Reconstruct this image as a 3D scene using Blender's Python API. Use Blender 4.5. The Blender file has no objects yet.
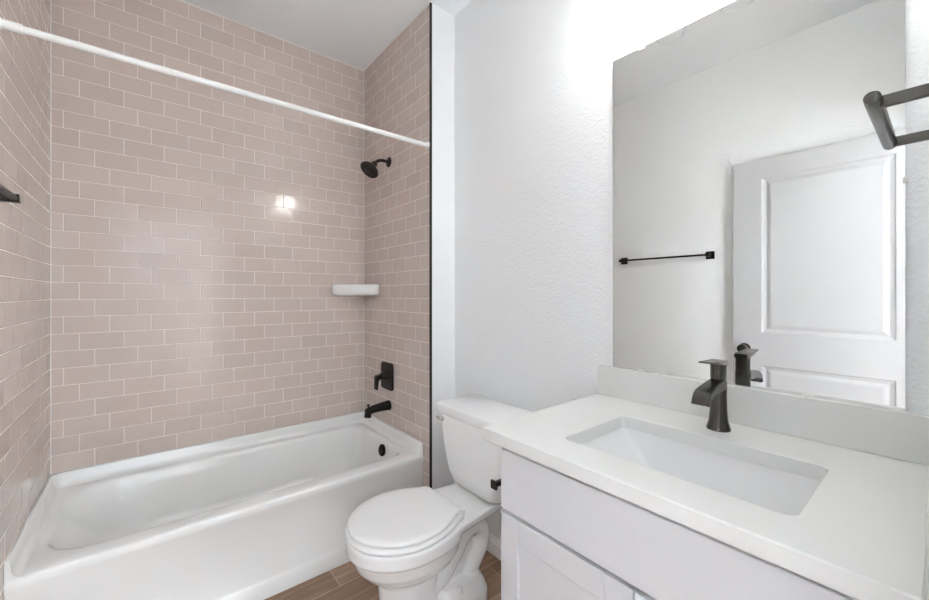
import bpy, bmesh, math, random
from mathutils import Vector, Matrix

# ------------------------------------------------------------------ camera, light, exposure
S = bpy.context.scene
COL = S.collection
PI = math.pi
F_PX, CY_PX, YAW, EYE = 392.264, 294.305, 0.6822, 1.257
cam_d = bpy.data.cameras.new('camera')
cam_d.sensor_width = 36.0
cam_d.lens = 36.0 * F_PX / 929.0
cam_d.shift_y = (CY_PX - 300.0) / 929.0
cam_d.clip_start = 0.02
cam = bpy.data.objects.new('camera', cam_d)
COL.objects.link(cam)
cam.location = (0, 0, EYE)
cam.rotation_euler = (PI / 2, 0, -YAW)
S.camera = cam

W = bpy.data.worlds.new('world'); S.world = W
W.use_nodes = True
wb = W.node_tree.nodes['Background']
wb.inputs['Color'].default_value = (0.945, 0.975, 1.0, 1)
wb.inputs['Strength'].default_value = 40.0

def area(name, loc, size, power, color, rot=(0, 0, 0)):
    d = bpy.data.lights.new(name, 'AREA'); d.shape = 'DISK'; d.size = size
    d.energy = power; d.color = color
    o = bpy.data.objects.new(name, d); COL.objects.link(o)
    o.location = loc; o.rotation_euler = rot
    return o
# unseen hall end left open to add fill light; the portal only guides sampling
po = area('hall_fill_portal', (2.6, -0.835, 1.39), 1.0, 1.0, (1, 1, 1), (0, PI / 2, 0))
po.data.shape = 'RECTANGLE'; po.data.size = 2.78; po.data.size_y = 1.43
po.data.cycles.is_portal = True
# added unseen light, makes the bluish doorway reflection in the tiles
area('far_room_fill', (0.0, -2.35, 2.70), 0.4, 30, (0.80, 0.90, 1.0))
BULB_POWER = 68.0

S.view_settings.view_transform = 'Standard'
S.view_settings.look = 'None'
S.view_settings.gamma = 1.0
S.view_settings.use_curve_mapping = False
S.view_settings.exposure = 0.92
S.cycles.max_bounces = 20
S.cycles.diffuse_bounces = 12
S.cycles.transparent_max_bounces = 24

# ------------------------------------------------------------------ measured planes (metres)
XL, XR, XM = -0.3297, 1.1563, 1.3128     # left wall, faucet wall, mirror wall
YB, YT = 2.5124, 1.704                    # long tiled wall, front edge of the tiled alcove
ZC = 2.783
TUBY, FLZ, RIMZ = 1.771, 0.458, 0.398
CT, CTF, CTL, CTR = 0.8915, 0.7208, 0.8145, 0.017   # counter top z, front x, left y, right y

# ------------------------------------------------------------------ materials
def mat(name, col, rough=0.5, metal=0.0, spec=None, coat=0.0, noise=None, bump=None):
    m = bpy.data.materials.new(name); m.use_nodes = True
    nt = m.node_tree; b = nt.nodes['Principled BSDF']
    b.inputs['Base Color'].default_value = (*col, 1)
    b.inputs['Roughness'].default_value = rough
    b.inputs['Metallic'].default_value = metal
    if spec is not None: b.inputs['Specular IOR Level'].default_value = spec
    if coat: b.inputs['Coat Weight'].default_value = coat; b.inputs['Coat Roughness'].default_value = 0.05
    tc = nt.nodes.new('ShaderNodeTexCoord')
    if noise:
        scale, amt = noise
        n = nt.nodes.new('ShaderNodeTexNoise'); n.inputs['Scale'].default_value = scale; n.inputs['Detail'].default_value = 3
        r = nt.nodes.new('ShaderNodeMapRange')
        r.inputs['To Min'].default_value = 1 - amt; r.inputs['To Max'].default_value = 1 + amt
        mx = nt.nodes.new('ShaderNodeVectorMath'); mx.operation = 'SCALE'
        mx.inputs[0].default_value = col
        nt.links.new(tc.outputs['Object'], n.inputs['Vector'])
        nt.links.new(n.outputs['Fac'], r.inputs['Value'])
        nt.links.new(r.outputs['Result'], mx.inputs['Scale'])
        nt.links.new(mx.outputs['Vector'], b.inputs['Base Color'])
    if bump:
        scale, dist = bump[0], bump[1]
        n2 = nt.nodes.new('ShaderNodeTexNoise'); n2.inputs['Scale'].default_value = scale
        n2.inputs['Detail'].default_value = bump[2] if len(bump) > 2 else 2
        bp = nt.nodes.new('ShaderNodeBump'); bp.inputs['Distance'].default_value = dist
        bp.inputs['Strength'].default_value = 1.0
        nt.links.new(tc.outputs['Object'], n2.inputs['Vector'])
        nt.links.new(n2.outputs['Fac'], bp.inputs['Height'])
        nt.links.new(bp.outputs['Normal'], b.inputs['Normal'])
    return m

M = {}
M['paint'] = mat('wall_paint', (0.83, 0.845, 0.86), 0.6, bump=(110, 0.003, 3))
M['ceiling'] = mat('ceiling_paint', (0.86, 0.905, 0.94), 0.8, bump=(70, 0.001, 3))
M['trim'] = mat('trim_paint', (0.80, 0.80, 0.81), 0.35, noise=(20, 0.01))
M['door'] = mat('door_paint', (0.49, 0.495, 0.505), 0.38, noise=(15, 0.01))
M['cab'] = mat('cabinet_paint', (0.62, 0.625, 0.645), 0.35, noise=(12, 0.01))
M['quartz'] = mat('quartz_top', (0.72, 0.725, 0.71), 0.22, noise=(220, 0.012))
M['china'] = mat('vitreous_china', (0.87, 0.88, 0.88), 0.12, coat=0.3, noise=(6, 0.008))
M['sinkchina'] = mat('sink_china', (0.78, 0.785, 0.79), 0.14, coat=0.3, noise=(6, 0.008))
M['plastic'] = mat('seat_plastic', (0.86, 0.865, 0.86), 0.22, noise=(6, 0.008))
M['acrylic'] = mat('tub_acrylic', (0.82, 0.83, 0.82), 0.13, coat=0.2, noise=(4, 0.008))
M['bronze'] = mat('dark_bronze', (0.026, 0.023, 0.021), 0.32, metal=0.75, noise=(60, 0.25))
M['gun'] = mat('brushed_gunmetal', (0.095, 0.089, 0.081), 0.27, metal=1.0, noise=(90, 0.12))
M['rod'] = mat('rod_enamel', (0.80, 0.80, 0.79), 0.25, noise=(30, 0.01))
M['chrome'] = mat('chrome', (0.75, 0.75, 0.75), 0.12, metal=1.0, noise=(30, 0.02))
M['caulk'] = mat('caulk', (0.78, 0.77, 0.75), 0.5, noise=(40, 0.02))
M['edge'] = mat('dark_metal_edge', (0.03, 0.026, 0.022), 0.4, metal=0.6, noise=(40, 0.1))
M['grout'] = mat('grout', (0.82, 0.765, 0.72), 0.75, noise=(60, 0.05))
M['mirrorback'] = mat('mirror_edge', (0.30, 0.32, 0.32), 0.3, noise=(30, 0.02))
M['clip'] = mat('clear_clip', (0.70, 0.70, 0.68), 0.2, noise=(30, 0.02))

def tile_mat():
    m = mat('glazed_tile', (0.60, 0.517, 0.474), 0.12, spec=0.34)
    nt = m.node_tree; b = nt.nodes['Principled BSDF']
    tc = nt.nodes.new('ShaderNodeTexCoord')
    at = nt.nodes.new('ShaderNodeAttribute'); at.attribute_name = 'tile_tone'
    # fine linen-like texture in the glaze plus a small tone change from tile to tile
    mp = nt.nodes.new('ShaderNodeMapping'); mp.inputs['Scale'].default_value = (60, 60, 260)
    n = nt.nodes.new('ShaderNodeTexNoise'); n.inputs['Scale'].default_value = 1.0; n.inputs['Detail'].default_value = 2
    nt.links.new(tc.outputs['Object'], mp.inputs['Vector']); nt.links.new(mp.outputs['Vector'], n.inputs['Vector'])
    r = nt.nodes.new('ShaderNodeMapRange'); r.inputs['To Min'].default_value = 0.94; r.inputs['To Max'].default_value = 1.06
    nt.links.new(n.outputs['Fac'], r.inputs['Value'])
    mu = nt.nodes.new('ShaderNodeMath'); mu.operation = 'MULTIPLY'
    nt.links.new(r.outputs['Result'], mu.inputs[0]); nt.links.new(at.outputs['Fac'], mu.inputs[1])
    sc = nt.nodes.new('ShaderNodeVectorMath'); sc.operation = 'SCALE'; sc.inputs[0].default_value = (0.60, 0.517, 0.474)
    nt.links.new(mu.outputs['Value'], sc.inputs['Scale']); nt.links.new(sc.outputs['Vector'], b.inputs['Base Color'])
    n2 = nt.nodes.new('ShaderNodeTexNoise'); n2.inputs['Scale'].default_value = 14; n2.inputs['Detail'].default_value = 1
    nt.links.new(tc.outputs['Object'], n2.inputs['Vector'])
    bp = nt.nodes.new('ShaderNodeBump'); bp.inputs['Distance'].default_value = 0.0012; bp.inputs['Strength'].default_value = 0.5
    nt.links.new(n2.outputs['Fac'], bp.inputs['Height']); nt.links.new(bp.outputs['Normal'], b.inputs['Normal'])
    return m
M['tile'] = tile_mat()

def floor_mat():
    m = mat('wood_plank_tile', (0.3, 0.2, 0.15), 0.38)
    nt = m.node_tree; b = nt.nodes['Principled BSDF']
    tc = nt.nodes.new('ShaderNodeTexCoord')
    br = nt.nodes.new('ShaderNodeTexBrick')
    br.offset = 0.37; br.offset_frequency = 2; br.squash = 1
    br.inputs['Scale'].default_value = 1.0
    br.inputs['Brick Width'].default_value = 0.92
    br.inputs['Row Height'].default_value = 0.155
    br.inputs['Mortar Size'].default_value = 0.0018
    br.inputs['Mortar Smooth'].default_value = 0.1
    br.inputs['Bias'].default_value = 0.0
    br.inputs['Color1'].default_value = (0.26, 0.155, 0.098, 1)
    br.inputs['Color2'].default_value = (0.40, 0.27, 0.19, 1)
    br.inputs['Mortar'].default_value = (0.50, 0.40, 0.31, 1)
    mo = nt.nodes.new('ShaderNodeMapping'); mo.inputs['Location'].default_value = (0.27, 0.055, 0)
    nt.links.new(tc.outputs['Object'], mo.inputs['Vector']); nt.links.new(mo.outputs['Vector'], br.inputs['Vector'])
    mp = nt.nodes.new('ShaderNodeMapping'); mp.inputs['Scale'].default_value = (3.0, 46, 1)
    n = nt.nodes.new('ShaderNodeTexNoise'); n.inputs['Scale'].default_value = 1.0; n.inputs['Detail'].default_value = 6
    n.inputs['Roughness'].default_value = 0.65; n.inputs['Distortion'].default_value = 0.6
    nt.links.new(tc.outputs['Object'], mp.inputs['Vector']); nt.links.new(mp.outputs['Vector'], n.inputs['Vector'])
    r = nt.nodes.new('ShaderNodeMapRange'); r.inputs['From Min'].default_value = 0.3; r.inputs['From Max'].default_value = 0.7
    r.inputs['To Min'].default_value = 0.62; r.inputs['To Max'].default_value = 1.35
    nt.links.new(n.outputs['Fac'], r.inputs['Value'])
    sc = nt.nodes.new('ShaderNodeVectorMath'); sc.operation = 'SCALE'
    nt.links.new(br.outputs['Color'], sc.inputs[0]); nt.links.new(r.outputs['Result'], sc.inputs['Scale'])
    mx = nt.nodes.new('ShaderNodeMix'); mx.data_type = 'RGBA'
    nt.links.new(br.outputs['Fac'], mx.inputs['Factor'])
    nt.links.new(sc.outputs['Vector'], mx.inputs[6]); nt.links.new(br.outputs['Color'], mx.inputs[7])
    nt.links.new(mx.outputs[2], b.inputs['Base Color'])
    return m
M['floor'] = floor_mat()

def mirror_mat():
    m = bpy.data.materials.new('silvered_glass'); m.use_nodes = True
    b = m.node_tree.nodes['Principled BSDF']
    b.inputs['Base Color'].default_value = (0.715, 0.715, 0.695, 1)
    b.inputs['Metallic'].default_value = 1.0; b.inputs['Roughness'].default_value = 0.0
    return m
M['mirror'] = mirror_mat()

def glass_mat():
    m = bpy.data.materials.new('clear_shade_glass'); m.use_nodes = True
    nt = m.node_tree; nt.nodes.clear()
    out = nt.nodes.new('ShaderNodeOutputMaterial')
    t = nt.nodes.new('ShaderNodeBsdfTransparent'); t.inputs['Color'].default_value = (0.97, 0.98, 0.98, 1)
    g = nt.nodes.new('ShaderNodeBsdfGlossy'); g.inputs['Roughness'].default_value = 0.03
    fr = nt.nodes.new('ShaderNodeLayerWeight'); fr.inputs['Blend'].default_value = 0.12
    mx = nt.nodes.new('ShaderNodeMixShader')
    mm = nt.nodes.new('ShaderNodeMath'); mm.operation = 'MULTIPLY'; mm.inputs[1].default_value = 0.3
    nt.links.new(fr.outputs['Fresnel'], mm.inputs[0]); nt.links.new(mm.outputs[0], mx.inputs[0]); nt.links.new(t.outputs[0], mx.inputs[1]); nt.links.new(g.outputs[0], mx.inputs[2])
    nt.links.new(mx.outputs[0], out.inputs[0])
    return m
M['glass'] = glass_mat()

def bulb_mat():
    m = bpy.data.materials.new('lit_bulb'); m.use_nodes = True
    nt = m.node_tree; nt.nodes.clear()
    out = nt.nodes.new('ShaderNodeOutputMaterial'); e = nt.nodes.new('ShaderNodeEmission')
    e.inputs['Color'].default_value = (1.0, 0.965, 0.92, 1); e.inputs['Strength'].default_value = BULB_POWER
    nt.links.new(e.outputs[0], out.inputs[0])
    return m
M['bulb'] = bulb_mat()

# ------------------------------------------------------------------ helpers
def obj(name, bm, m, parent=None, smooth=False, bevel=0.0, segs=2, angle=40):
    me = bpy.data.meshes.new(name)
    bmesh.ops.recalc_face_normals(bm, faces=bm.faces[:])
    bm.to_mesh(me); bm.free()
    for mm in (m if isinstance(m, (list, tuple)) else [m]): me.materials.append(mm)
    o = bpy.data.objects.new(name, me); COL.objects.link(o)
    if parent is not None:
        o.parent = parent
        o.location = -world_loc(parent)
    if bevel > 0:
        b = o.modifiers.new('bevel', 'BEVEL'); b.width = bevel; b.segments = segs
        b.limit_method = 'ANGLE'; b.angle_limit = math.radians(35); b.harden_normals = False
    if smooth or bevel > 0:
        for p in me.polygons: p.use_smooth = True
        me.set_sharp_from_angle(angle=math.radians(angle))
    return o

def world_loc(o):
    v = Vector(o.location)
    while o.parent is not None:
        o = o.parent; v += Vector(o.location)
    return v

def thing(name, label, cat, loc, group=None):
    o = bpy.data.objects.new(name, None); COL.objects.link(o)
    o.location = loc; o.empty_display_size = 0.05
    return tag(o, label, cat, group)

def tag(o, label, cat, group=None):
    o['label'] = label; o['category'] = cat
    if group: o['group'] = group
    return o

def struct(name, bm, m, **k):
    o = obj(name, bm, m, **k); o['kind'] = 'structure'
    return o

def box(bm, x0, x1, y0, y1, z0, z1, mi=0):
    vs = [bm.verts.new((x, y, z)) for x in (x0, x1) for y in (y0, y1) for z in (z0, z1)]
    for q in ((0, 1, 3, 2), (4, 6, 7, 5), (0, 4, 5, 1), (2, 3, 7, 6), (0, 2, 6, 4), (1, 5, 7, 3)):
        f = bm.faces.new([vs[i] for i in q]); f.material_index = mi
    return vs

def BX(*a):
    bm = bmesh.new(); box(bm, *a); return bm

def loft(bm, rings, cap0=True, cap1=True, closed=True):
    R = [[bm.verts.new(p) for p in r] for r in rings]
    n = len(R[0])
    for a, b in zip(R, R[1:]):
        for i in range(n if closed else n - 1):
            j = (i + 1) % n
            bm.faces.new((a[i], a[j], b[j], b[i]))
    if cap0: bm.faces.new(R[0][::-1])
    if cap1: bm.faces.new(R[-1])
    return R

def frame(d):
    d = Vector(d).normalized()
    up = Vector((0, 0, 1)) if abs(d.z) < 0.95 else Vector((1, 0, 0))
    a = d.cross(up).normalized(); b = d.cross(a).normalized()
    return a, b

def tube(bm, pts, radii, n=20, cap=True, sx=1.0):
    pts = [Vector(p) for p in pts]
    if not isinstance(radii, (list, tuple)): radii = [radii] * len(pts)
    rings = []; pa = None
    for i, p in enumerate(pts):
        d = (pts[min(i + 1, len(pts) - 1)] - pts[max(i - 1, 0)]).normalized()
        if pa is None: a, b = frame(d)
        else:
            a = (pa - d * pa.dot(d)).normalized(); b = d.cross(a)
        pa = a
        rings.append([p + (a * math.cos(t) * sx + b * math.sin(t)) * radii[i] for t in [2 * PI * k / n for k in range(n)]])
    loft(bm, rings, cap, cap)

def lathe(bm, origin, axis, prof, n=32, cap0=True, cap1=True):
    """prof: list of (distance along the axis, radius)"""
    o = Vector(origin); d = Vector(axis).normalized(); a, b = frame(d)
    loft(bm, [[o + d * h + (a * math.cos(2 * PI * k / n) + b * math.sin(2 * PI * k / n)) * max(r, 1e-4) for k in range(n)] for h, r in prof], cap0, cap1)

def rrect(x0, x1, y0, y1, r, z, n=6):
    if not isinstance(r, (list, tuple)): r = [r] * 4
    pts = []
    for (cx, cy, a0, rr) in ((x1 - r[0], y1 - r[0], 0, r[0]), (x0 + r[1], y1 - r[1], 90, r[1]),
                             (x0 + r[2], y0 + r[2], 180, r[2]), (x1 - r[3], y0 + r[3], 270, r[3])):
        for k in range(n + 1):
            t = math.radians(a0 + 90 * k / n)
            pts.append((cx + rr * math.cos(t), cy + rr * math.sin(t), z))
    return pts

def bez(p0, p1, p2, n=8):
    p0, p1, p2 = Vector(p0), Vector(p1), Vector(p2)
    return [p0 * (1 - t) ** 2 + p1 * 2 * t * (1 - t) + p2 * t * t for t in [k / n for k in range(n + 1)]]

def remeshed(bm, voxel, smooth_it):
    """fuse overlapping lumps into one continuous skin"""
    me = bpy.data.meshes.new('lump'); bmesh.ops.recalc_face_normals(bm, faces=bm.faces[:]); bm.to_mesh(me); bm.free()
    o = bpy.data.objects.new('lump', me); COL.objects.link(o)
    r = o.modifiers.new('r', 'REMESH'); r.mode = 'VOXEL'; r.voxel_size = voxel
    s = o.modifiers.new('s', 'SMOOTH'); s.factor = 0.5; s.iterations = smooth_it
    dg = bpy.context.evaluated_depsgraph_get()
    out = bmesh.new(); out.from_object(o, dg)
    bpy.data.objects.remove(o); bpy.data.meshes.remove(me)
    return out

# ------------------------------------------------------------------ room shell
HY = -1.55    # far wall of the hall outside the doorway
struct('floor', BX(-2.6, 2.6, HY - 1.5, YB + 0.12, -0.06, 0.0), M['floor'])
struct('ceiling', BX(-2.6, 2.6, HY - 1.5, YB + 0.12, ZC, ZC + 0.08), M['ceiling'])
TW, TH, TZ0 = 0.1548, 0.0775, 1.156

def tiles(bm, tone, org, ud, nd, u0, u1, z0, z1, joint0, step, seed):
    """glazed 3x6 tiles stepping a third per row, laid over a grout plane; u along ud, nd = outward normal"""
    rnd = random.Random(seed)
    org, ud, nd = Vector(org), Vector(ud), Vector(nd); zd = Vector((0, 0, 1))
    g = 0.0013; ch = 0.0016
    P = lambda u, z, h: org + ud * u + zd * z + nd * h
    q = [bm.verts.new(P(u, z, -0.0008)) for u, z in ((u0, z0), (u1, z0), (u1, z1), (u0, z1))]
    f = bm.faces.new(q); f.material_index = 1
    k0 = math.floor((z0 - TZ0) / TH); k1 = math.floor((z1 - TZ0) / TH)
    for k in range(k0, k1 + 1):
        za, zb = max(z0, TZ0 + k * TH + g), min(z1, TZ0 + (k + 1) * TH - g)
        if zb - za < 0.004: continue
        j = joint0 + k * step
        i0 = math.floor((u0 - j) / TW); i1 = math.floor((u1 - j) / TW)
        for i in range(i0, i1 + 1):
            ua, ub = max(u0, j + i * TW + g), min(u1, j + (i + 1) * TW - g)
            if ub - ua < 0.004: continue
            tu, tz = rnd.gauss(0, 0.0022), rnd.gauss(0, 0.0028)
            cu, cz = (ua + ub) / 2, (za + zb) / 2
            lo = [bm.verts.new(P(u, z, -0.0010)) for u, z in ((ua, za), (ub, za), (ub, zb), (ua, zb))]
            hi = [bm.verts.new(P(u, z, (u - cu) * tu + (z - cz) * tz)) for u, z in
                  ((ua + ch, za + ch), (ub - ch, za + ch), (ub - ch, zb - ch), (ua + ch, zb - ch))]
            t = rnd.gauss(1.0, 0.022)
            fs = [bm.faces.new(hi)] + [bm.faces.new((lo[a], lo[(a + 1) % 4], hi[(a + 1) % 4], hi[a])) for a in range(4)]
            for f in fs: f[tone] = t

def tile_wall(name, boxes, runs, mats=None):
    bm = bmesh.new(); tone = bm.faces.layers.float.new('tile_tone')
    for b in boxes: box(bm, *b, 2)
    for r in runs: tiles(bm, tone, *r)
    for f in bm.faces:
        if f.material_index: f[tone] = 1.0
    me = bpy.data.meshes.new(name); bm.to_mesh(me); bm.free()
    for m in (M['tile'], M['grout'], M['paint']): me.materials.append(m)
    o = bpy.data.objects.new(name, me); COL.objects.link(o); o['kind'] = 'structure'
    return o

tile_wall('wall_back', [(XL - 0.12, XR + 0.01, YB + 0.003, YB + 0.12, 0, ZC)],
          [((0, YB, 0), (1, 0, 0), (0, -1, 0), XL, XR, 0.30, ZC, -0.185, -0.0516, 1)])
# stud wall boxed out behind the tub fittings: tiled towards the tub, painted on its end
tile_wall('wall_faucet', [(XR + 0.003, XM + 0.12, YT, YB + 0.12, 0, ZC)],
          [((XR, 0, 0), (0, 1, 0), (-1, 0, 0), YT + 0.008, YB, 0.0, ZC, 1.907 - 20 * 0.0516, 0.0516, 2)])
tile_wall('wall_left', [(XL - 0.12, XL - 0.003, YT + 0.018, YB + 0.12, 0, ZC), (XL - 0.12, XL - 0.004, -0.12, YT + 0.018, 0, ZC)],
          [((XL, 0, 0), (0, 1, 0), (1, 0, 0), YT + 0.024, YB, 0.0, ZC, 1.893 - 20 * 0.0516, 0.0516, 3)])
struct('wall_right', BX(XM, XM + 0.12, -0.12, YT, 0, ZC), M['paint'])
# wall with the doorway the photo looks through
DX0, DX1, DZ = -0.27, 0.60, 2.10
bm = bmesh.new()
box(bm, XL - 0.12, DX0, -0.12, 0.0, 0, ZC); box(bm, DX1, XM + 0.12, -0.12, 0.0, 0, ZC); box(bm, DX0, DX1, -0.12, 0.0, DZ, ZC)
struct('wall_front', bm, M['paint'])
# the hall beyond: far wall opens on a closed room lit by the added light
bm = bmesh.new()
box(bm, -2.6, -0.30, HY - 0.12, HY, 0, ZC); box(bm, 0.22, 2.6, HY - 0.12, HY, 0, ZC); box(bm, -0.30, 0.22, HY - 0.12, HY, 2.08, ZC)
box(bm, -2.72, -2.6, HY - 0.12, 0.0, 0, ZC); box(bm, XM + 0.12, 2.6, -0.12, 0, 0, ZC); box(bm, -2.6, XL - 0.12, -0.12, 0, 0, ZC)
box(bm, -0.9, 0.9, HY - 1.5, HY - 1.4, 0, ZC); box(bm, -1.0, -0.9, HY - 1.5, HY - 0.12, 0, ZC); box(bm, 0.9, 1.0, HY - 1.5, HY - 0.12, 0, ZC)
box(bm, XM, XM + 0.12, -1.05, -0.12, 0, ZC)   # unseen nib added to keep direct hall light off the door
struct('wall_hall', bm, M['paint'])

# caulk lines, metal edges of the tile, ceiling joint
bm = bmesh.new()
box(bm, XL - 0.001, XL + 0.004, YB - 0.004, YB + 0.001, FLZ, ZC)
box(bm, XR - 0.003, XR + 0.001, YB - 0.003, YB + 0.001, FLZ, ZC)
box(bm, XL, XR, YB - 0.004, YB + 0.001, ZC - 0.005, ZC); box(bm, XR - 0.004, XR + 0.001, YT + 0.01, YB, ZC - 0.005, ZC)
struct('trim_1', bm, M['caulk'])
bm = bmesh.new(); box(bm, XR - 0.0025, XR + 0.008, YT - 0.001, YT + 0.008, 0, ZC)
struct('trim_2', bm, M['edge'])
bm = bmesh.new(); box(bm, XL - 0.006, XL + 0.002, YT + 0.017, YT + 0.024, 0, ZC)
struct('trim_3', bm, M['edge'])

def baseboard(name, p, q, nd):
    p, q, nd = Vector((*p, 0)), Vector((*q, 0)), Vector((*nd, 0))
    prof = ((0, 0), (0.013, 0), (0.013, 0.058), (0.010, 0.064), (0.010, 0.071), (0.006, 0.077), (0.004, 0.083), (0, 0.083))
    bm = bmesh.new()
    loft(bm, [[e + nd * a + Vector((0, 0, h)) for a, h in prof] for e in (p, q)])
    struct(name, bm, M['trim'])
baseboard('baseboard_right', (XM, 0.755), (XM, YT), (-1, 0))
baseboard('baseboard_alcove', (XR + 0.002, YT), (XM - 0.013, YT), (0, -1))
baseboard('baseboard_left', (XL - 0.004, 0.03), (XL - 0.004, YT - 0.004), (1, 0))
# jambs and thin casing of the doorway
bm = bmesh.new()
box(bm, DX1 - 0.018, DX1, -0.12, 0.0, 0, DZ); box(bm, DX0, DX0 + 0.018, -0.12, -0.002, 0, DZ); box(bm, DX0, DX1, -0.12, -0.002, DZ - 0.018, DZ)
box(bm, DX1 - 0.012, DX1 + 0.045, 0.0, 0.009, 0, DZ + 0.05)
struct('trim_4', bm, M['trim'])

# ------------------------------------------------------------------ bathtub
tub = thing('bathtub', 'white alcove bathtub with a flat front apron set against the beige tiled walls', 'bathtub', ((XL + XR) / 2, 2.14, 0))
bm = bmesh.new()
x0, x1, y0, y1 = XL + 0.001, XR - 0.001, TUBY, YB - 0.001
ix0, ix1, iy0, iy1 = -0.268, 1.085, 1.868, 2.456
R = []
R.append(rrect(x0, x1, y0 + 0.001, y1, 0.004, RIMZ - 0.009, 8))
R.append(rrect(x0, x1, y0 + 0.004, y1, 0.004, RIMZ - 0.003, 8))
R.append(rrect(x0, x1, y0 + 0.011, y1, 0.004, RIMZ, 8))
rad = [0.085, 0.19, 0.15, 0.075]
def inn(d, z, dl=0.0, dr=0.0, df=0.0, db=0.0, e=0.0):
    return rrect(ix0 + d + dl, ix1 - d - dr, iy0 + d + df, iy1 - d - db, [max(0.03, r + e) for r in rad], z, 8)
R.append(inn(-0.026, RIMZ)); R.append(inn(-0.016, RIMZ - 0.0015)); R.append(inn(-0.007, RIMZ - 0.006)); R.append(inn(-0.001, RIMZ - 0.013)); R.append(inn(0.004, RIMZ - 0.026))
for t in (0.15, 0.3, 0.45, 0.6, 0.72, 0.82, 0.9, 0.96, 1.0):
    z = RIMZ - 0.026 - 0.286 * t
    cv = 0.08 * max(0, (t - 0.72) / 0.28) ** 2
    R.append(inn(0.004 + cv, z, dl=0.20 * t ** 1.15, dr=0.035 * t, df=0.045 * t, db=0.045 * t))
loft(bm, R, cap0=False, cap1=True)
# raised tile flange on the three wall sides, rounded at its foot
prof = ((0, RIMZ - 0.03), (0.040, RIMZ - 0.003), (0.028, RIMZ + 0.002), (0.019, RIMZ + 0.010), (0.014, RIMZ + 0.024), (0.011, FLZ - 0.006), (0.007, FLZ), (0, FLZ))
def upath(a, h, r=0.05):
    P = [(x0 + a, y0 + 0.006)]
    for cx, cy, t0 in ((x0 + r, y1 - r, 180), (x1 - r, y1 - r, 90)):
        rr = max(r - a, 0.008)
        ccx = x0 + a + rr if t0 == 180 else x1 - a - rr
        for k in range(9):
            t = math.radians(t0 - 90 * k / 8); P.append((ccx + rr * math.cos(t), y1 - a - rr + rr * math.sin(t)))
    P.append((x1 - a, y0 + 0.006))
    return [(x, y, h) for x, y in P]
cols = [[bm.verts.new(p) for p in (upath(a, h) if a > 0 else [(min(max(x, x0), x1), y, h) for x, y, _ in upath(0.0, h, 0.008)])] for a, h in prof]
for A_, B_ in zip(cols, cols[1:]):
    for i in range(len(A_) - 1): bm.faces.new((A_[i], A_[i + 1], B_[i + 1], B_[i]))
bm.faces.new([c[0] for c in cols]); bm.faces.new([c[-1] for c in cols])
# apron: profile swept along the front
prof = ((y0 + 0.045, RIMZ - 0.009), (y0 + 0.001, RIMZ - 0.009), (y0, RIMZ - 0.014), (y0 + 0.001, RIMZ - 0.034), (y0 + 0.006, RIMZ - 0.044),
        (y0 + 0.014, 0.078), (y0 + 0.008, 0.068), (y0 + 0.002, 0.062), (y0 + 0.002, 0.0), (y0 + 0.045, 0.0))
loft(bm, [[(x, y, z) for y, z in prof] for x in (x0, x1)])
obj('basin', bm, M['acrylic'], tub, smooth=True, angle=50)
ov = bmesh.new()
lathe(ov, (1.0745, 2.085, 0.345), (-1, 0, 0.12), [(-0.004, 0.033), (0.006, 0.034), (0.010, 0.031), (0.0125, 0.024), (0.0105, 0.021), (0.0105, 0.0)], 32)
for k in range(3): box(ov, 1.060, 1.064, 2.085 - 0.012, 2.085 + 0.012, 0.333 + k * 0.011, 0.337 + k * 0.011)
o = obj('overflow_cover', ov, M['bronze'], tub, smooth=True); o['label'] = 'round dark bronze overflow cover'
dr = bmesh.new(); lathe(dr, (0.93, 2.15, RIMZ - 0.314), (0, 0, 1), [(0, 0.034), (0.004, 0.034), (0.006, 0.028), (0.006, 0.0)], 24)
obj('drain', dr, M['bronze'], tub, smooth=True)

# ------------------------------------------------------------------ shower fittings
def rounded_plate(bm, cx, y0, y1, z0, z1, r, th, nx=-1, dome=0.004):
    a = [(cx, p[0], p[1]) for p in rrect(y0, y1, z0, z1, r, 0)]
    b = [(cx + nx * (th - dome), p[0], p[1]) for p in rrect(y0, y1, z0, z1, r, 0)]
    c = [(cx + nx * th, p[0], p[1]) for p in rrect(y0 + dome, y1 - dome, z0 + dome, z1 - dome, max(r - dome, 0.001), 0)]
    loft(bm, [a, b, c])

fy = 2.157
sh = thing('showerhead', 'dark bronze showerhead on a bent arm high on the tiled faucet wall', 'showerhead', (XR, fy, 2.068))
bm = bmesh.new(); lathe(bm, (XR, fy, 2.066), (-1, 0, 0), [(0, 0.031), (0.004, 0.031), (0.009, 0.026), (0.012, 0.016), (0.014, 0.012)], 32)
obj('wall_flange', bm, M['bronze'], sh, smooth=True)
arm = [Vector((XR - 0.005, fy, 2.066))] + bez((XR - 0.04, fy, 2.068), (XR - 0.078, fy, 2.066), (XR - 0.098, fy, 2.036), 8)
bm = bmesh.new(); tube(bm, arm, 0.0095, 16); obj('arm', bm, M['bronze'], sh, smooth=True)
ax = Vector((-0.62, -0.10, -0.78)).normalized(); o0 = Vector((XR - 0.094, fy, 2.040))
bm = bmesh.new()
lathe(bm, o0, ax, [(-0.008, 0.010), (0.0, 0.017), (0.012, 0.019), (0.022, 0.015), (0.026, 0.018), (0.036, 0.032), (0.050, 0.051),
                   (0.058, 0.057), (0.066, 0.058), (0.069, 0.055), (0.067, 0.050), (0.070, 0.030), (0.071, 0.0)], 36)
obj('spray_head', bm, M['bronze'], sh, smooth=True)

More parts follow.
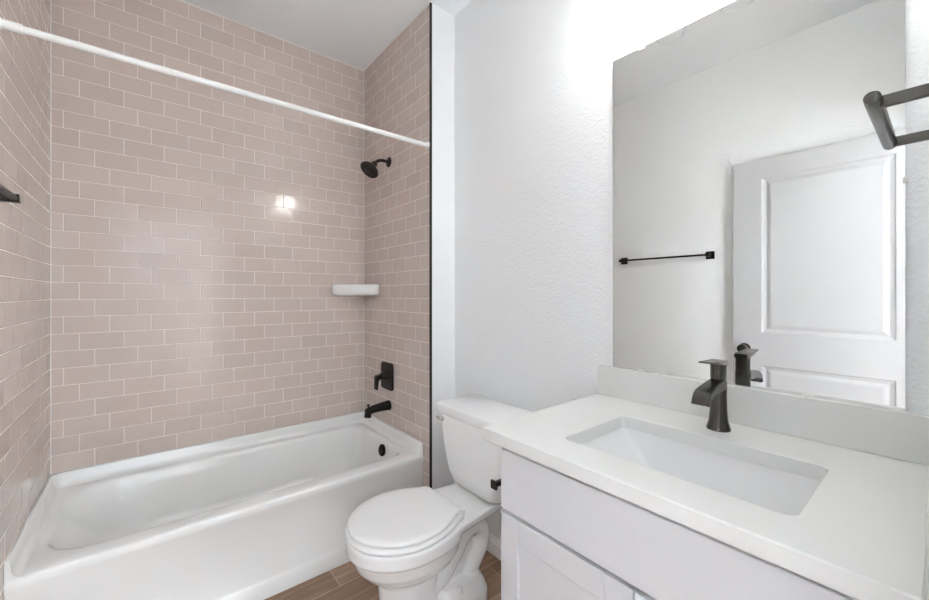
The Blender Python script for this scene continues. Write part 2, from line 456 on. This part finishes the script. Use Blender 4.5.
va = thing('shower_valve', 'dark bronze square shower valve with a lever handle on the tiled wall', 'shower valve', (XR, 2.172, 0.755))
bm = bmesh.new(); rounded_plate(bm, XR, 2.098, 2.246, 0.672, 0.838, 0.022, 0.011)
obj('escutcheon', bm, M['bronze'], va, smooth=True)
bm = bmesh.new(); lathe(bm, (XR - 0.008, 2.172, 0.757), (-1, 0, 0), [(0, 0.028), (0.018, 0.026), (0.022, 0.022), (0.045, 0.020), (0.048, 0.017)], 28)
obj('hub', bm, M['bronze'], va, smooth=True)
bm = bmesh.new()
ring = lambda x, w, za, zb: rrect(0, 0, 0, 0, 0, 0)
pr = [(XR - 0.042, 0.773), (XR - 0.078, 0.767), (XR - 0.084, 0.760), (XR - 0.086, 0.682), (XR - 0.074, 0.682), (XR - 0.069, 0.735), (XR - 0.062, 0.744), (XR - 0.042, 0.750)]
loft(bm, [[(x, y, z) for x, z in pr] for y in (2.152, 2.190)])
obj('lever_handle', bm, M['bronze'], va, bevel=0.003)

sp = thing('tub_spout', 'dark bronze tub spout with a pull-up diverter above the tub rim', 'tub spout', (XR, fy, 0.575))
bm = bmesh.new()
path = [(XR, fy, 0.578), (XR - 0.008, fy, 0.578), (XR - 0.05, fy, 0.577), (XR - 0.10, fy, 0.573), (XR - 0.135, fy, 0.567), (XR - 0.152, fy, 0.562)]
tube(bm, path, [0.031, 0.030, 0.0265, 0.0235, 0.0215, 0.016], 28)
lathe(bm, (XR - 0.136, fy, 0.570), (-0.10, 0, -1), [(0, 0.019), (0.02, 0.020), (0.038, 0.021), (0.040, 0.018), (0.034, 0.015)], 24)
obj('spout_body', bm, M['bronze'], sp, smooth=True)
bm = bmesh.new(); lathe(bm, (XR - 0.136, fy, 0.584), (0, 0, 1), [(0, 0.004), (0.012, 0.004), (0.014, 0.008), (0.020, 0.008), (0.023, 0.005)], 16)
obj('diverter_knob', bm, M['bronze'], sp, smooth=True)

# corner soap shelf
bm = bmesh.new()
def shelf_ring(d, z):
    e = 0.226 - d; c = 0.022
    P = [(0, 0), (e - 0.004, 0), (e, 0.006), (e - 0.004, 0.030), (e - 0.020, 0.050), (0.050, e - 0.020), (0.030, e - 0.004), (0.006, e), (0, e - 0.004)]
    return [(XR - a, YB - b, z) for a, b in P]
loft(bm, [shelf_ring(0.055, 1.247), shelf_ring(0.010, 1.256), shelf_ring(0.001, 1.266), shelf_ring(0.0, 1.312), shelf_ring(0.004, 1.319), shelf_ring(0.012, 1.321),
          shelf_ring(0.020, 1.317), shelf_ring(0.028, 1.300)])
tag(obj('corner_shelf', bm, M['china'], None, smooth=True, angle=60), 'white ceramic corner soap shelf where the two tiled walls meet', 'shelf')

# curtain rod
RY, RZ = 1.7297, 2.042
rod = thing('curtain_rod', 'white shower curtain rod spanning the tub alcove overhead', 'curtain rod', (XR, RY, RZ))
bm = bmesh.new(); tube(bm, [(XL + 0.002, RY, RZ), (XR - 0.002, RY, RZ)], 0.0115, 24); obj('tube', bm, M['rod'], rod, smooth=True)
bm = bmesh.new(); lathe(bm, (XL, RY, RZ), (1, 0, 0), [(0, 0.017), (0.004, 0.017), (0.006, 0.0145), (0.046, 0.0145), (0.048, 0.012)], 24)
obj('end_cap', bm, M['rod'], rod, smooth=True)
bm = bmesh.new(); lathe(bm, (XR, RY, RZ), (-1, 0, 0), [(0, 0.021), (0.006, 0.021), (0.010, 0.015), (0.020, 0.013)], 24)
obj('end_cap', bm, M['rod'], rod, smooth=True)

# ------------------------------------------------------------------ toilet
TY = 1.30
to = thing('toilet', 'white two-piece toilet with closed lid standing between bathtub and vanity', 'toilet', (0.95, TY, 0))
def egg(xf, xb, hw, z, n=48, pf=2.0, pb=2.6, xc=None):
    xc = xf + (xb - xf) * 0.50 if xc is None else xc
    pts = []
    for k in range(n):
        t = 2 * PI * k / n
        c, s_ = math.cos(t), math.sin(t)
        p = pf if c < 0 else pb
        L = (xc - xf) if c < 0 else (xb - xc)
        pts.append((xc + math.copysign(abs(c) ** (2 / p), c) * L, TY + math.copysign(abs(s_) ** (2 / p), s_) * hw, z))
    return pts
bm = bmesh.new()
# bowl and front pedestal
loft(bm, [egg(0.648, 0.91, 0.104, 0.0), egg(0.644, 0.91, 0.106, 0.02), egg(0.658, 0.90, 0.094, 0.05), egg(0.666, 0.89, 0.089, 0.12), egg(0.660, 0.89, 0.092, 0.20),
          egg(0.640, 0.92, 0.112, 0.225), egg(0.605, 0.95, 0.142, 0.25), egg(0.575, 0.97, 0.163, 0.285), egg(0.560, 0.97, 0.172, 0.32),
          egg(0.556, 0.97, 0.175, 0.333), egg(0.545, 0.98, 0.185, 0.339), egg(0.544, 0.98, 0.187, 0.385), egg(0.550, 0.975, 0.182, 0.390)])
# deck behind the seat carrying the tank
def deck(z, d): return [(x, y, z) for x, y, _ in rrect(0.86 + d, 1.262 - d, TY - 0.105 - 0.0 + d, TY + 0.105 - d, 0.03, 0)]
ds = []
for z, d in ((0.335, 0.03), (0.345, 0.012), (0.36, 0.004), (0.385, 0.0), (0.39, 0.004)): 
    ds.append([(x, TY + (y - TY) * (1.0 + 0.55 * max(0, (1.07 - x) / 0.21) ** 1.3), z) for x, y, _ in rrect(0.86 + d, 1.262 - d, TY - 0.112 + d, TY + 0.112 - d, 0.035, 0, 8)])
loft(bm, ds)
# exposed trapway: rises behind the bowl, bends over and drops to the foot
trap = [Vector((0.86, TY, 0.13))] + bez((0.91, TY, 0.15), (0.965, TY, 0.21), (1.005, TY, 0.262), 6) + bez((1.015, TY, 0.270), (1.070, TY, 0.310), (1.108, TY, 0.262), 8)[1:] \
       + bez((1.115, TY, 0.248), (1.120, TY, 0.200), (1.080, TY, 0.155), 6)[1:] + bez((1.068, TY, 0.140), (1.035, TY, 0.10), (1.045, TY, 0.02), 6)[1:]
tube(bm, trap, 0.054, 24, sx=1.4)
# web between bowl and trap, foot
loft(bm, [[(x, TY + s_ * 0.045, z) for x, z in ((0.86, 0.0), (1.04, 0.0), (1.06, 0.16), (1.06, 0.33), (0.86, 0.33))] for s_ in (-1, 1)])
loft(bm, [rrect(0.85, 1.112, TY - 0.115, TY + 0.115, 0.05, 0.0, 8), rrect(0.85, 1.112, TY - 0.115, TY + 0.115, 0.05, 0.045, 8),
          rrect(0.86, 1.102, TY - 0.105, TY + 0.105, 0.05, 0.078, 8), rrect(0.87, 1.09, TY - 0.085, TY + 0.085, 0.05, 0.108, 8)])
loft(bm, [rrect(1.06, 1.20, TY - 0.07, TY + 0.07, 0.03, 0.32, 6), rrect(1.06, 1.24, TY - 0.09, TY + 0.09, 0.03, 0.355, 6)])
bm = remeshed(bm, 0.0042, 4)
for v in bm.verts: v.co.z = max(v.co.z, 0.0)
obj('bowl', bm, M['china'], to, smooth=True, angle=180)
def seat_outline(xf, xb, hw, bw, z, d=0.0):
    """round front, sides drawn in towards a straight back edge with rounded corners"""
    xc = xf + 0.205; P = []
    n = 18
    for k in range(n + 1):
        t = PI / 2 + PI * k / n
        P.append((xc + math.cos(t) * (xc - xf - d), math.sin(t) * (hw - d)))
    m = 8; r = 0.035
    side = []
    for k in range(1, m + 1):
        q = k / m; x = xc + (xb - d - r - xc) * q
        side.append((x, -((hw - d) - (hw - bw) * q ** 1.9)))
    arc = []
    for k in range(1, 7):
        t = math.radians(90 * k / 6); arc.append((xb - d - r + r * math.sin(t), -(bw - d) + r * 0.75 * (1 - math.cos(t))))
    half = side + arc
    P += half + [(x, -y) for x, y in reversed(half)]
    return [(x, TY + y, z) for x, y in P]
def slab(name, m, xf, xb, hw, bw, z0, z1, e, dome=0.0):
    bm = bmesh.new(); O = lambda d, z: seat_outline(xf, xb, hw, bw, z, d)
    r = [O(e, z0), O(e * 0.3, z0 + e * 0.4), O(0, z0 + e), O(0, z1 - e), O(e * 0.3, z1 - e * 0.35), O(e, z1)]
    if dome: r += [O(e + 0.02, z1 + dome * 0.45), O(e + 0.05, z1 + dome)]
    loft(bm, r)
    return obj(name, bm, m, to, smooth=True, angle=60)
slab('seat', M['plastic'], 0.543, 0.960, 0.188, 0.135, 0.3915, 0.412, 0.008)
slab('seat_lid', M['plastic'], 0.550, 0.948, 0.184, 0.128, 0.4145, 0.432, 0.007, dome=0.0025)
for s_ in (-1, 1):
    bm = bmesh.new(); loft(bm, [rrect(0.945, 0.985, TY + s_ * 0.075 - 0.02, TY + s_ * 0.075 + 0.02, 0.008, z) for z in (0.389, 0.404)] + [rrect(0.95, 0.98, TY + s_ * 0.075 - 0.016, TY + s_ * 0.075 + 0.016, 0.006, 0.408)])
    obj('hinge', bm, M['plastic'], to, smooth=True)
    bm = bmesh.new(); lathe(bm, (0.955, TY + s_ * 0.090, 0.086), (0, 0, 1), [(0, 0.016), (0.014, 0.015), (0.022, 0.009), (0.024, 0.0)], 16)
    obj('bolt_cap', bm, M['china'], to, smooth=True)
# tank: tapering body with bowed front
def tank_ring(z, xf, xb, hw, r, bow=0.010):
    pts = []
    for x, y, _ in rrect(xf, xb, TY - hw, TY + hw, [r * 0.6, r, r, r * 0.6], 0, 8):
        k = 1 - ((y - TY) / hw) ** 2
        pts.append((x - (bow * k if x < (xf + xb) / 2 else 0), y, z))
    return pts
bm = bmesh.new()
loft(bm, [tank_ring(0.386, 1.118, 1.25, 0.125, 0.05), tank_ring(0.391, 1.105, 1.262, 0.143, 0.055), tank_ring(0.415, 1.090, 1.278, 0.165, 0.055), tank_ring(0.46, 1.081, 1.286, 0.182, 0.05),
          tank_ring(0.55, 1.076, 1.290, 0.200, 0.045), tank_ring(0.64, 1.073, 1.292, 0.212, 0.04), tank_ring(0.705, 1.071, 1.292, 0.217, 0.04)])
obj('tank', bm, M['china'], to, smooth=True, angle=60)
bm = bmesh.new()
loft(bm, [tank_ring(0.706, 1.066, 1.292, 0.225, 0.03), tank_ring(0.710, 1.062, 1.294, 0.231, 0.03), tank_ring(0.742, 1.060, 1.295, 0.233, 0.03), tank_ring(0.750, 1.063, 1.293, 0.230, 0.03), tank_ring(0.754, 1.072, 1.286, 0.221, 0.026)])
obj('tank_lid', bm, M['china'], to, smooth=True, angle=50)
bm = bmesh.new()
lathe(bm, (1.072, 1.475, 0.682), (-1, 0, 0), [(0, 0.012), (0.006, 0.012), (0.010, 0.009), (0.018, 0.008)], 20)
tube(bm, [(1.060, 1.470, 0.680), (1.056, 1.478, 0.681), (1.056, 1.490, 0.683), (1.057, 1.502, 0.685)], [0.007, 0.0075, 0.0085, 0.0065], 12)
o = obj('flush_lever', bm, M['chrome'], to, smooth=True); o['label'] = 'small chrome flush lever'

# ------------------------------------------------------------------ vanity cabinet
VY0, VY1, VXF = 0.019, 0.752, 0.755
va_ = thing('vanity_cabinet', 'white shaker vanity cabinet under the quartz counter beside the toilet', 'vanity cabinet', (1.03, 0.385, 0))
bm = bmesh.new()
box(bm, VXF, XM - 0.002, VY1 - 0.018, VY1, 0.0, CT - 0.036); box(bm, VXF, XM - 0.002, VY0, VY0 + 0.018, 0.0, CT - 0.036)
box(bm, VXF, XM - 0.002, VY0 + 0.018, VY1 - 0.018, 0.10, 0.118); box(bm, XM - 0.008, XM - 0.002, VY0 + 0.018, VY1 - 0.018, 0.118, CT - 0.036)
box(bm, VXF, VXF + 0.018, VY0 + 0.018, VY1 - 0.018, CT - 0.075, CT - 0.036); box(bm, VXF, VXF + 0.018, VY0 + 0.018, VY1 - 0.018, 0.655, 0.70)
box(bm, VXF + 0.06, VXF + 0.075, VY0 + 0.018, VY1 - 0.018, 0.0, 0.10); box(bm, VXF, VXF + 0.018, 0.365, 0.405, 0.118, 0.655)
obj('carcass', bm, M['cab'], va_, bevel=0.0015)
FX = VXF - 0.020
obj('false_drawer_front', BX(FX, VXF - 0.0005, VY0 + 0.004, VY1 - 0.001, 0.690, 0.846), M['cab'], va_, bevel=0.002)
def shaker_door(y0, y1, z0, z1):
    s_ = 0.060
    bm = bmesh.new()
    box(bm, FX, VXF - 0.0005, y0, y0 + s_, z0, z1); box(bm, FX, VXF - 0.0005, y1 - s_, y1, z0, z1)
    box(bm, FX, VXF - 0.0005, y0 + s_, y1 - s_, z1 - s_, z1); box(bm, FX, VXF - 0.0005, y0 + s_, y1 - s_, z0, z0 + s_)
    d = obj('door', bm, M['cab'], va_, bevel=0.0015)
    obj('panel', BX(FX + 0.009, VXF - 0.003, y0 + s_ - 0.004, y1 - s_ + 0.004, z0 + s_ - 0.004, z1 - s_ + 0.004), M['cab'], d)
shaker_door(0.3865, VY1 - 0.001, 0.108, 0.680)
shaker_door(VY0 + 0.004, 0.3825, 0.108, 0.680)

# countertop with an undermount opening, backsplash, side splash
ct = thing('countertop', 'white quartz vanity countertop with an undermount sink opening and upstands', 'countertop', (1.02, 0.415, CT))
SX0, SX1, SY0, SY1 = 0.824, 1.121, 0.157, 0.618
bm = bmesh.new()
N = 8
ot, it = rrect(CTF, XM - 0.001, CTR, CTL, 0.002, CT, N), rrect(SX0, SX1, SY0, SY1, 0.020, CT, N)
low = lambda r, z: [(x, y, z) for x, y, _ in r]
def ins(d, z): return rrect(CTF + d, XM - 0.001 - d, CTR + d, CTL - d, 0.002, z, N)
loft(bm, [low(it, CT - 0.032), low(it, CT - 0.002), rrect(SX0 - 0.002, SX1 + 0.002, SY0 - 0.002, SY1 + 0.002, 0.022, CT, N), ins(0.003, CT), ins(0.0, CT - 0.003), ins(0, CT - 0.032), ins(0.003, CT - 0.035), low(it, CT - 0.035), low(it, CT - 0.032)], cap0=False, cap1=False)
bmesh.ops.remove_doubles(bm, verts=bm.verts[:], dist=1e-6)
obj('slab', bm, M['quartz'], ct, smooth=True, angle=30)
obj('backsplash', BX(XM - 0.0215, XM - 0.0005, CTR + 0.0005, CTL, CT + 0.0003, 0.996), M['quartz'], ct, bevel=0.0015)
obj('side_splash', BX(CTF + 0.002, XM - 0.0005, -0.0 + 0.0005, CTR - 0.0005, CT - 0.034, 0.996), M['quartz'], ct, bevel=0.0015)

# undermount sink
sk = thing('sink', 'white rectangular undermount sink with sloping sides set below the counter', 'sink', (0.976, 0.387, CT - 0.036))
bm = bmesh.new()
q = 0.004
zt = CT - 0.0355
def sr(dl, dr_, df, db, r, z): return rrect(SX0 - q + df, SX1 + q - db, SY0 - q + dr_, SY1 + q - dl, r, z, N)
loft(bm, [sr(-0.02, -0.02, -0.02, -0.02, 0.036, zt), sr(0, 0, 0, 0, 0.024, zt), sr(0.002, 0.002, 0.002, 0.002, 0.022, zt - 0.004),
          sr(0.112, 0.022, 0.022, 0.034, 0.012, zt - 0.112), sr(0.120, 0.027, 0.027, 0.040, 0.012, zt - 0.122), sr(0.132, 0.037, 0.037, 0.052, 0.012, zt - 0.127),
          sr(0.20, 0.19, 0.11, 0.13, 0.012, zt - 0.131)], cap0=False)
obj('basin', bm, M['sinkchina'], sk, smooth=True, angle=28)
bm = bmesh.new(); lathe(bm, (0.975, 0.39, zt - 0.1315), (0, 0, 1), [(0, 0.022), (0.003, 0.022), (0.004, 0.018), (0.004, 0.0)], 24)
obj('drain', bm, M['gun'], sk, smooth=True)

# ------------------------------------------------------------------ faucet
FXc, FYc = 1.207, 0.392
fa = thing('faucet', 'gunmetal single handle basin faucet standing behind the sink', 'faucet', (FXc, FYc, CT))
bm = bmesh.new()
lathe(bm, (FXc, FYc, CT), (0, 0, 1), [(0, 0.0285), (0.004, 0.0285), (0.010, 0.0265), (0.025, 0.0225), (0.05, 0.0203), (0.09, 0.0195), (0.125, 0.0195), (0.130, 0.019), (0.132, 0.018), (0.135, 0.018), (0.137, 0.019)], 36)
obj('body', bm, M['gun'], fa, smooth=True)
bm = bmesh.new()
hw = 0.0205
top = [(FXc, CT + 0.136), (FXc - 0.04, CT + 0.132), (FXc - 0.085, CT + 0.126), (FXc - 0.106, CT + 0.121), (FXc - 0.118, CT + 0.113), (FXc - 0.126, CT + 0.102), (FXc - 0.131, CT + 0.088)]
bot = [(FXc, CT + 0.108), (FXc - 0.04, CT + 0.107), (FXc - 0.082, CT + 0.103), (FXc - 0.096, CT + 0.100), (FXc - 0.105, CT + 0.096), (FXc - 0.111, CT + 0.091), (FXc - 0.117, CT + 0.084)]
def rr_(a, b):
    r = 0.004; a, b = Vector((a[0], 0, a[1])), Vector((b[0], 0, b[1])); d = (b - a).normalized()
    P = []
    for y, t in ((-hw + r, 0), (hw - r, 0), (hw, r), (hw, (b - a).length - r), (hw - r, (b - a).length), (-hw + r, (b - a).length), (-hw, (b - a).length - r), (-hw, r)):
        v = a + d * t; P.append((v.x, FYc + y, v.z))
    return P
loft(bm, [rr_(a, b) for a, b in zip(top, bot)])
obj('spout', bm, M['gun'], fa, smooth=True, angle=35)
bm = bmesh.new()
lathe(bm, (FXc, FYc, CT + 0.137), (0, 0, 1), [(0, 0.019), (0.030, 0.019), (0.040, 0.0195), (0.043, 0.017)], 32)
lv = []
for x, zt_, th, w in ((FXc + 0.019, 0.186, 0.012, 0.017), (FXc + 0.0, 0.188, 0.013, 0.0190), (FXc - 0.025, 0.1885, 0.010, 0.0185), (FXc - 0.06, 0.190, 0.006, 0.0175), (FXc - 0.094, 0.192, 0.004, 0.016)):
    lv.append([(x, FYc + y, CT + zt_ - t) for y, t in ((-w + 0.002, 0), (w - 0.002, 0), (w, 0.0015), (w, th), (-w, th), (-w, 0.0015))])
loft(bm, lv)
obj('handle', bm, M['gun'], fa, smooth=True, angle=35)

# ------------------------------------------------------------------ mirror with clips
MY0, MY1, MZ0, MZ1 = 0.0587, 0.7606, 0.9965, 2.096
mi = thing('wall_mirror', 'large frameless rectangular mirror mounted above the vanity backsplash', 'mirror', (XM, 0.41, MZ0))
bm = bmesh.new(); box(bm, XM - 0.0055, XM - 0.0005, MY0, MY1, MZ0, MZ1)
for f in bm.faces:
    f.material_index = 0 if f.calc_center_median().x < XM - 0.005 else 1
me_o = obj('glass', bm, [M['mirror'], M['mirrorback']], mi)
def clip(y, z, dy, dz):
    bm = bmesh.new(); box(bm, XM - 0.009, XM - 0.0005, y - dy, y + dy, z - dz, z + dz)
    obj('clip', bm, M['clip'], mi, bevel=0.0015)
clip(0.655, MZ0 - 0.0005, 0.011, 0.006); clip(0.225, MZ0 - 0.0005, 0.011, 0.006)
clip(0.655, MZ1, 0.011, 0.009); clip(0.165, MZ1, 0.011, 0.009); clip(MY0, 1.51, 0.004, 0.006)

# ------------------------------------------------------------------ vanity light over the mirror
LX, LZ = XM - 0.123, 2.165
vl = thing('vanity_light', 'three-bulb vanity light with clear glass shades above the mirror', 'vanity light', (XM, 0.41, LZ + 0.17))
obj('backplate', BX(XM - 0.022, XM - 0.0005, 0.16, 0.66, LZ + 0.145, LZ + 0.215), M['gun'], vl, bevel=0.004)
for y in (0.613, 0.41, 0.207):
    bm = bmesh.new(); tube(bm, [(XM - 0.02, y, LZ + 0.18)] + bez((XM - 0.06, y, LZ + 0.18), (LX, y, LZ + 0.185), (LX, y, LZ + 0.15), 6), 0.007, 12)
    lathe(bm, (LX, y, LZ + 0.155), (0, 0, -1), [(0, 0.018), (0.03, 0.018), (0.034, 0.014)], 20)
    obj('arm', bm, M['gun'], vl, smooth=True)
    bm = bmesh.new()
    lathe(bm, (LX, y, LZ), (0, 0, 1), [(0, 0.050), (0.002, 0.0515), (0.05, 0.051), (0.10, 0.046), (0.13, 0.032), (0.142, 0.020), (0.141, 0.018), (0.129, 0.029), (0.10, 0.0435), (0.05, 0.0485), (0.002, 0.0485), (0, 0.050)], 36, False, False)
    obj('shade', bm, M['glass'], vl, smooth=True)
    bm = bmesh.new(); lathe(bm, (LX, y, LZ + 0.122), (0, 0, -1), [(0, 0.012), (0.02, 0.014), (0.04, 0.024), (0.058, 0.029), (0.076, 0.026), (0.088, 0.015), (0.091, 0.0)], 20)
    obj('bulb', bm, M['bulb'], vl, smooth=True)

# ------------------------------------------------------------------ towel bars and paper holder
WX = XL - 0.004
tb = thing('towel_bar', 'long thin dark bronze towel bar on the painted left wall seen in the mirror', 'towel bar', (WX, 1.31, 1.52))
for y in (1.005, 1.615):
    bm = bmesh.new(); rounded_plate(bm, WX, y - 0.026, y + 0.026, 1.494, 1.546, 0.003, 0.010, 1, 0.002)
    box(bm, WX + 0.008, WX + 0.064, y - 0.011, y + 0.011, 1.509, 1.531)
    obj('post', bm, M['bronze'], tb, bevel=0.001)
bm = bmesh.new(); box(bm, WX + 0.048, WX + 0.061, 0.995, 1.630, 1.5135, 1.5265)
obj('bar', bm, M['bronze'], tb, bevel=0.002)

hb = thing('hand_towel_bar', 'short gunmetal hand towel bar on the wall beside the mirror edge', 'towel bar', (0.82, 0.0, 1.50))
HBY = 0.0590
bm = bmesh.new(); lathe(bm, (0.700, HBY, 1.5015), (1, 0, 0), [(0, 0.0065), (0.0012, 0.0082), (0.012, 0.0086), (0.0125, 0.0078), (0.0135, 0.0078), (0.014, 0.0086), (0.243, 0.0086), (0.2445, 0.0075)], 24)
obj('bar', bm, M['gun'], hb, smooth=True)
for x in (0.727, 0.932):
    bm = bmesh.new(); box(bm, x - 0.004, x + 0.004, 0.004, HBY, 1.5015 - 0.0075, 1.5015 + 0.0075); box(bm, x - 0.02, x + 0.02, 0.0003, 0.006, 1.4815, 1.5215)
    obj('post', bm, M['gun'], hb, bevel=0.0015)

ph = thing('toilet_paper_holder', 'small dark bronze toilet paper holder on the side of the vanity cabinet', 'toilet paper holder', (0.85, VY1, 0.71))
bm = bmesh.new(); box(bm, 0.875, 0.925, VY1 - 0.001, VY1 + 0.009, 0.685, 0.735); obj('mount', bm, M['bronze'], ph, bevel=0.002)
bm = bmesh.new(); box(bm, 0.893, 0.907, VY1 + 0.009, VY1 + 0.075, 0.703, 0.717); box(bm, 0.775, 0.907, VY1 + 0.062, VY1 + 0.075, 0.703, 0.717); box(bm, 0.772, 0.780, VY1 + 0.057, VY1 + 0.080, 0.698, 0.722)
obj('arm', bm, M['bronze'], ph, bevel=0.0015)

# ------------------------------------------------------------------ room door, standing open against the left wall
DT = 2.080
dx0, dx1 = XL + 0.012, XL + 0.047
DY0, DY1 = 0.012, 0.858
rd = bpy.data.objects.new('door_1', None); COL.objects.link(rd); rd.location = (dx0, DY0, 0.012); rd['kind'] = 'structure'
def panel_face(bm, xs, nx, y0, y1, z0, z1):
    """moulded recessed panel: ogee frame going in, flat field"""
    P = lambda d, h: [(xs + nx * h, a, b) for a, b in ((y0 + d, z0 + d), (y1 - d, z0 + d), (y1 - d, z1 - d), (y0 + d, z1 - d))]
    loft(bm, [P(0, 0.0), P(0.006, -0.005), P(0.018, -0.008), P(0.024, -0.0085), P(0.040, -0.003), P(0.046, -0.002)], cap0=False, cap1=True)
bm = bmesh.new()
py0, py1 = DY0 + 0.148, DY1 - 0.148
zs = (0.012, 0.26, 0.826, 1.024, 1.960, DT)
xc0, xc1 = dx0 + 0.009, dx1 - 0.009
box(bm, dx0, dx1, DY0, py0, zs[0], DT); box(bm, dx0, dx1, py1, DY1, zs[0], DT)
for a, b in ((0, 1), (2, 3), (4, 5)): box(bm, dx0, dx1, py0, py1, zs[a], zs[b])
for a, b in ((1, 2), (3, 4)):
    panel_face(bm, dx1, 1, py0, py1, zs[a], zs[b]); panel_face(bm, dx0, -1, py0, py1, zs[a], zs[b])
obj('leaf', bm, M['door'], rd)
bm = bmesh.new(); ky = DY1 - 0.062
lathe(bm, (dx1, ky, 0.922), (1, 0, 0), [(0, 0.032), (0.005, 0.032), (0.009, 0.027), (0.011, 0.014), (0.030, 0.012), (0.036, 0.020), (0.046, 0.0275), (0.056, 0.027), (0.063, 0.018), (0.065, 0.0)], 32)
obj('knob', bm, M['bronze'], rd, smooth=True)
bm = bmesh.new(); box(bm, dx0 + 0.006, dx1 - 0.006, DY1 - 0.0005, DY1 + 0.0015, 0.893, 0.951); obj('latch_plate', bm, M['bronze'], rd)
for z in (0.25, 1.05, 1.85):
    bm = bmesh.new(); lathe(bm, (dx1 + 0.004, DY0 - 0.004, z - 0.045), (0, 0, 1), [(0, 0.006), (0.09, 0.006)], 14); obj('hinge', bm, M['bronze'], rd, smooth=True)
